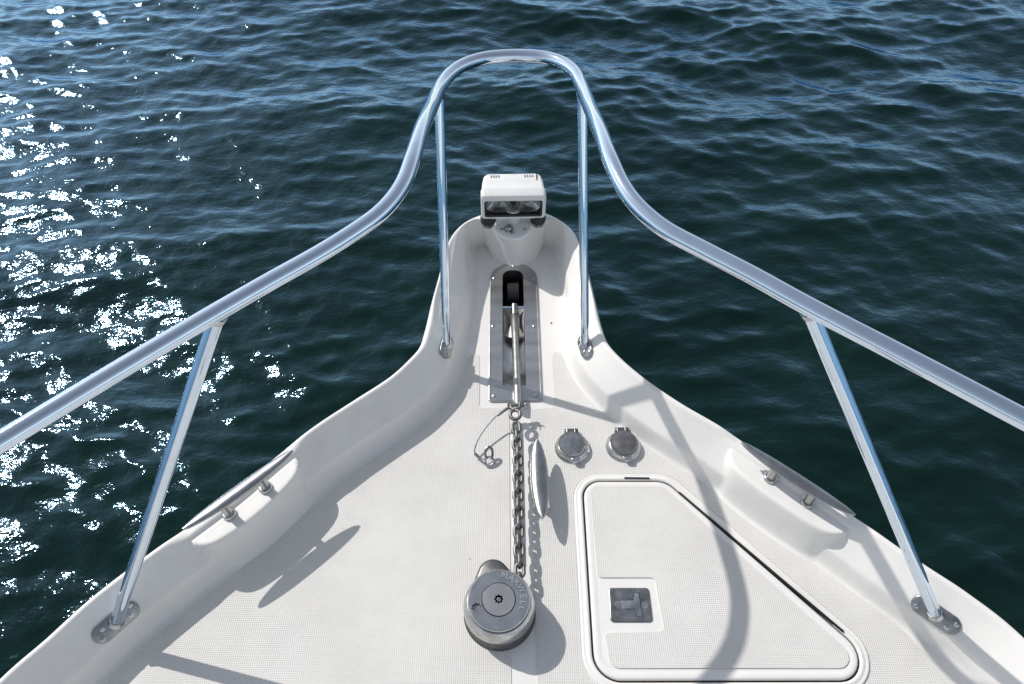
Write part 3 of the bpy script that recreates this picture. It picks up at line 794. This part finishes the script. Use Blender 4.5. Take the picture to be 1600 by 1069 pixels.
def gun_point(px, py, inner):     # a point on the bulwark slope: height guess refined on the profile
    return at(px, py, inner)
BP = [('front', (697.5, 541), .078, (688.5, 146), .602, 1), ('front', (914.5, 541), .080, (905, 146), .598, -1),
      ('side', (181, 972), .062, (337, 492), .650, 1), ('side', (1462, 960), .062, (1262, 482), .650, -1)]
def slope_normal(p):
    i = min(range(M_), key=lambda i: (Oc[i]-p.xy).length)
    r = rows[i]; best = min(range(len(outer)+4, K-6), key=lambda j: (Vector(r[j]).xy-p.xy).length)
    a = Vector(r[best-1]); c = Vector(r[best+1]); inn = (c-a).normalized(); t = (Oc[min(i+1, M_-1)]-Oc[max(i-1, 0)]).normalized(); t3 = Vector((t.x, t.y, 0))
    n = t3.cross(inn); n = n if n.z > 0 else -n
    q = Vector(r[best]); return q, t3, n.normalized()
for kind, bp_, bh, tp_, th, sg in BP:
    p = at(*bp_, bh)
    for _ in range(4):
        q, t3, n = slope_normal(p); p = at(*bp_, q.z+.002)
    q, t3, n = slope_normal(p)
    base_p = p
    X_ = t3; Y_ = n.cross(X_)
    M4 = Matrix(((X_.x, Y_.x, n.x, base_p.x), (X_.y, Y_.y, n.y, base_p.y), (X_.z, Y_.z, n.z, base_p.z), (0, 0, 0, 1)))
    Lp, Wp = (.086, .036) if kind == 'side' else (.064, .034)
    bpn, bnn = rpoly([(-Lp/2, -Wp/2), (Lp/2, -Wp/2), (Lp/2, Wp/2), (-Lp/2, Wp/2)], Wp*.485, 10)
    b = MB(); b.add(*prof_slab(bpn, bnn, [(0, -.003), (0, .002), (-.0008, .0035), (-.002, .004)])); 
    pl_ = b.build('base_plate', STEELD, rail, angle=50); pl_.matrix_local = M4
    for sx in (-1, 1):
        for sy in ((-.008, .008) if kind == 'side' else (-.007, .007)):
            xx = sx*(Lp/2-.014 if abs(sx) else 0); xx += (.006 if sy > 0 else -.004)*1
            b = MB(); b.add(*lathe([(.0044, .0038), (.0042, .0050), (.0030, .0058), (.0016, .0058), (.0013, .0050), (.0002, .0050)], 14, (xx*.95, sy*.9))); b.build('screw', STEEL, pl_)
    top = at(*tp_, th)
    # meet the rail itself
    ipt = min(fp, key=lambda r_: (r_-top).length); top = ipt
    r_ = .0110 if kind == 'side' else .0098
    base_q = base_p+n*.002
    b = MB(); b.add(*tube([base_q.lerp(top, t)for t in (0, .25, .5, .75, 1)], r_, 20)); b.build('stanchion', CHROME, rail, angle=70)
    dirp = (top-base_q).normalized()
    b = MB(); b.add(*tube([base_q, base_q+dirp*.008], [r_+.0035, r_+.001], 20)); b.build('weld_collar', STEEL, rail)
    tt_ = top-dirp*.0125; b = MB(); b.add(*tube([tt_-dirp*.006, tt_-dirp*.003, tt_+dirp*.004], [r_+.0004, r_+.0016, r_+.0026], 20)); b.build('weld_bead', STEEL, rail)

# ------------------------------------------------------------------ searchlight on the bow step
sp = at(802, 358, H)
lt0 = empty('searchlight', sp, 0); tag(lt0, 'white box searchlight with two reflectors on the bow tip', 'searchlight')
b = MB(); b.add(*lathe([(.044, 0), (.044, .004), (.043, .0062), (.040, .0075), (.030, .0078)], 48)); b.build('base_flange', LAMPM, lt0, angle=50)
for a in (200, 335, 265):
    b = MB(); b.add(*lathe([(.0048, .0076), (.0046, .0105), (.003, .0115)], 12, (.032*math.cos(R(a)), .024*math.sin(R(a))))); b.build('bolt', STEEL, lt0)
b = MB(); b.add(*lathe([(.012, .007), (.011, .016), (.006, .022)], 20), M=Matrix.Translation((-.012, -.006, 0)) @ Matrix.Rotation(R(18), 4, 'X')); b.build('clamp_knob', STEELD, lt0)
b = MB(); b.add(*lathe([(.020, .007), (.018, .03), (.018, .045)], 24, (.0, .030))); b.build('pivot', LAMPM, lt0)
# housing, local: front face at y=yf facing the camera (aft)
yf = at(802, 341, H+.032).y-sp.y
zb, zt = .027, .106
def rr(wx, z0, z1, y, r, n=5):
    p, _ = rpoly([(-wx, z0), (wx, z0), (wx, z1), (-wx, z1)], r, n); return [(q.x, y, q.y) for q in p]
hw = .0815
rot = Matrix.Rotation(R(1.0), 4, 'Y') @ Matrix.Rotation(R(1.5), 4, 'Z')
rs = [rr(hw-.006, zb+.006, zt-.004, yf+.002, .006), rr(hw-.003, zb+.003, zt-.0015, yf-.0, .008), rr(hw, zb, zt, yf+.005, .010), rr(hw, zb, zt+.001, yf+.027, .010)]
rs2 = [rr(hw-.0015, zb+.001, zt-.0003, yf+.0275, .010), rr(hw-.002, zb+.001, zt-.001, yf+.029, .010), rr(hw-.004, zb+.004, zt-.003, yf+.06, .010), rr(hw-.0075, zb+.008, zt-.007, yf+.088, .011), rr(hw-.011, zb+.014, zt-.011, yf+.097, .012), rr(hw-.018, zb+.022, zt-.018, yf+.101, .012)]
# bezel is a frame: outer rings + inner opening
op_ = [(hw-.012, zb+.011, zt-.022)]
fr = [rr(hw, zb, zt+.001, yf+.027, .010), rr(hw, zb, zt, yf+.005, .010), rr(hw-.003, zb+.003, zt-.002, yf+.0005, .009), rr(hw-.006, zb+.0055, zt-.012, yf-.0005, .008), rr(hw-.0085, zb+.008, zt-.018, yf+.0005, .006), rr(hw-.0085, zb+.008, zt-.018, yf+.016, .006)]
b = MB(); v, f = rings(fr, False, False); b.add(v, [q for q in f], M=rot); b.build('bezel', LAMPM, lt0, angle=50)
b = MB(); v, f = rings(rs2, False, True); b.add(v, [q[::-1] for q in f], M=rot); hs = b.build('housing', LAMPM, lt0, angle=45)
for s0 in (-.056, .030):
    for k in range(4): b = MB(); b.add(*box(s0+k*.0065, s0+k*.0065+.003, yf+.076, yf+.085, zt-.0052, zt-.0042), M=rot); b.build('vent_slot', GREY, hs, smooth=False)
b = MB(); b.add(*box(.060, .062, yf+.060, yf+.088, zt-.0045, zt-.0024), M=rot); b.build('vent_slit', DARK, hs, smooth=False)
# black gasket frame, back wall, reflectors, glass
b = MB(); x1_ = hw-.009; z0_, z1_ = zb+.0085, zt-.0185
fr = [rr(x1_, z0_, z1_, yf+.002, .005), rr(x1_-.004, z0_+.005, z1_-.002, yf+.003, .004), rr(x1_-.004, z0_+.005, z1_-.002, yf+.010, .004)]
v, f = rings(fr, False, False); b.add(v, f, M=rot); b.build('lens_gasket', BLACK, lt0, angle=40)
b = MB(); b.add(*box(-x1_, x1_, yf+.040, yf+.042, z0_, z1_+.004), M=rot); b.add(*box(-x1_, x1_, yf+.012, yf+.040, z0_-.002, z0_), M=rot); b.build('inner_wall', m_plain('lamp_inside', (.16, .16, .16), .35), lt0, smooth=False)
for s_ in (-1, 1):
    rb = []
    for t in np.linspace(0.12, 1, 9):
        rad_ = .034*t; rb.append([(s_*.036+rad_*math.cos(q), yf+.038-.024*t*t, (z0_+z1_)/2+.002+rad_*.74*math.sin(q)) for q in np.linspace(0, 2*math.pi, 32, endpoint=False)])
    b = MB(); v, f = rings(rb, True, False); b.add(v, f, M=rot); b.build('reflector', REFL, lt0, angle=70)
    b = MB(); b.add(*tube([(s_*.036, yf+.036, (z0_+z1_)/2), (s_*.036, yf+.020, (z0_+z1_)/2)], [.006, .004], 14), M=rot); b.build('bulb', STEEL, lt0)
b = MB(); b.add(*box(-x1_+.003, x1_-.003, yf+.006, yf+.008, z0_+.003, z1_-.001), M=rot); b.build('lens', GLASS, lt0, smooth=False)
for s_ in (-1, 1):
    b = MB(); b.add(*lathe([(.019, .012), (.020, .016), (.020, .026), (.017, .031)], 28, (s_*.064, yf+.012)), M=rot); b.build('rubber_foot', BLACK, lt0, angle=50)
    b = MB(); b.add(*lathe([(.015, .0), (.015, .012)], 28, (s_*.064, yf+.012)), M=rot); b.build('foot_post', STEELD, lt0)
# two little blanking screws on the bow floor
for (x, y) in ((861, 505), (901.5, 515.5)):
    p = at(x, y, .0); b = MB()
    if x > 880: p = at(x, y, .03)
    b.add(*lathe([(.0028, -.002), (.0028, .0012), (.0015, .0018)], 12)); b.build('blanking_screw', STEELD, boat, loc=p)
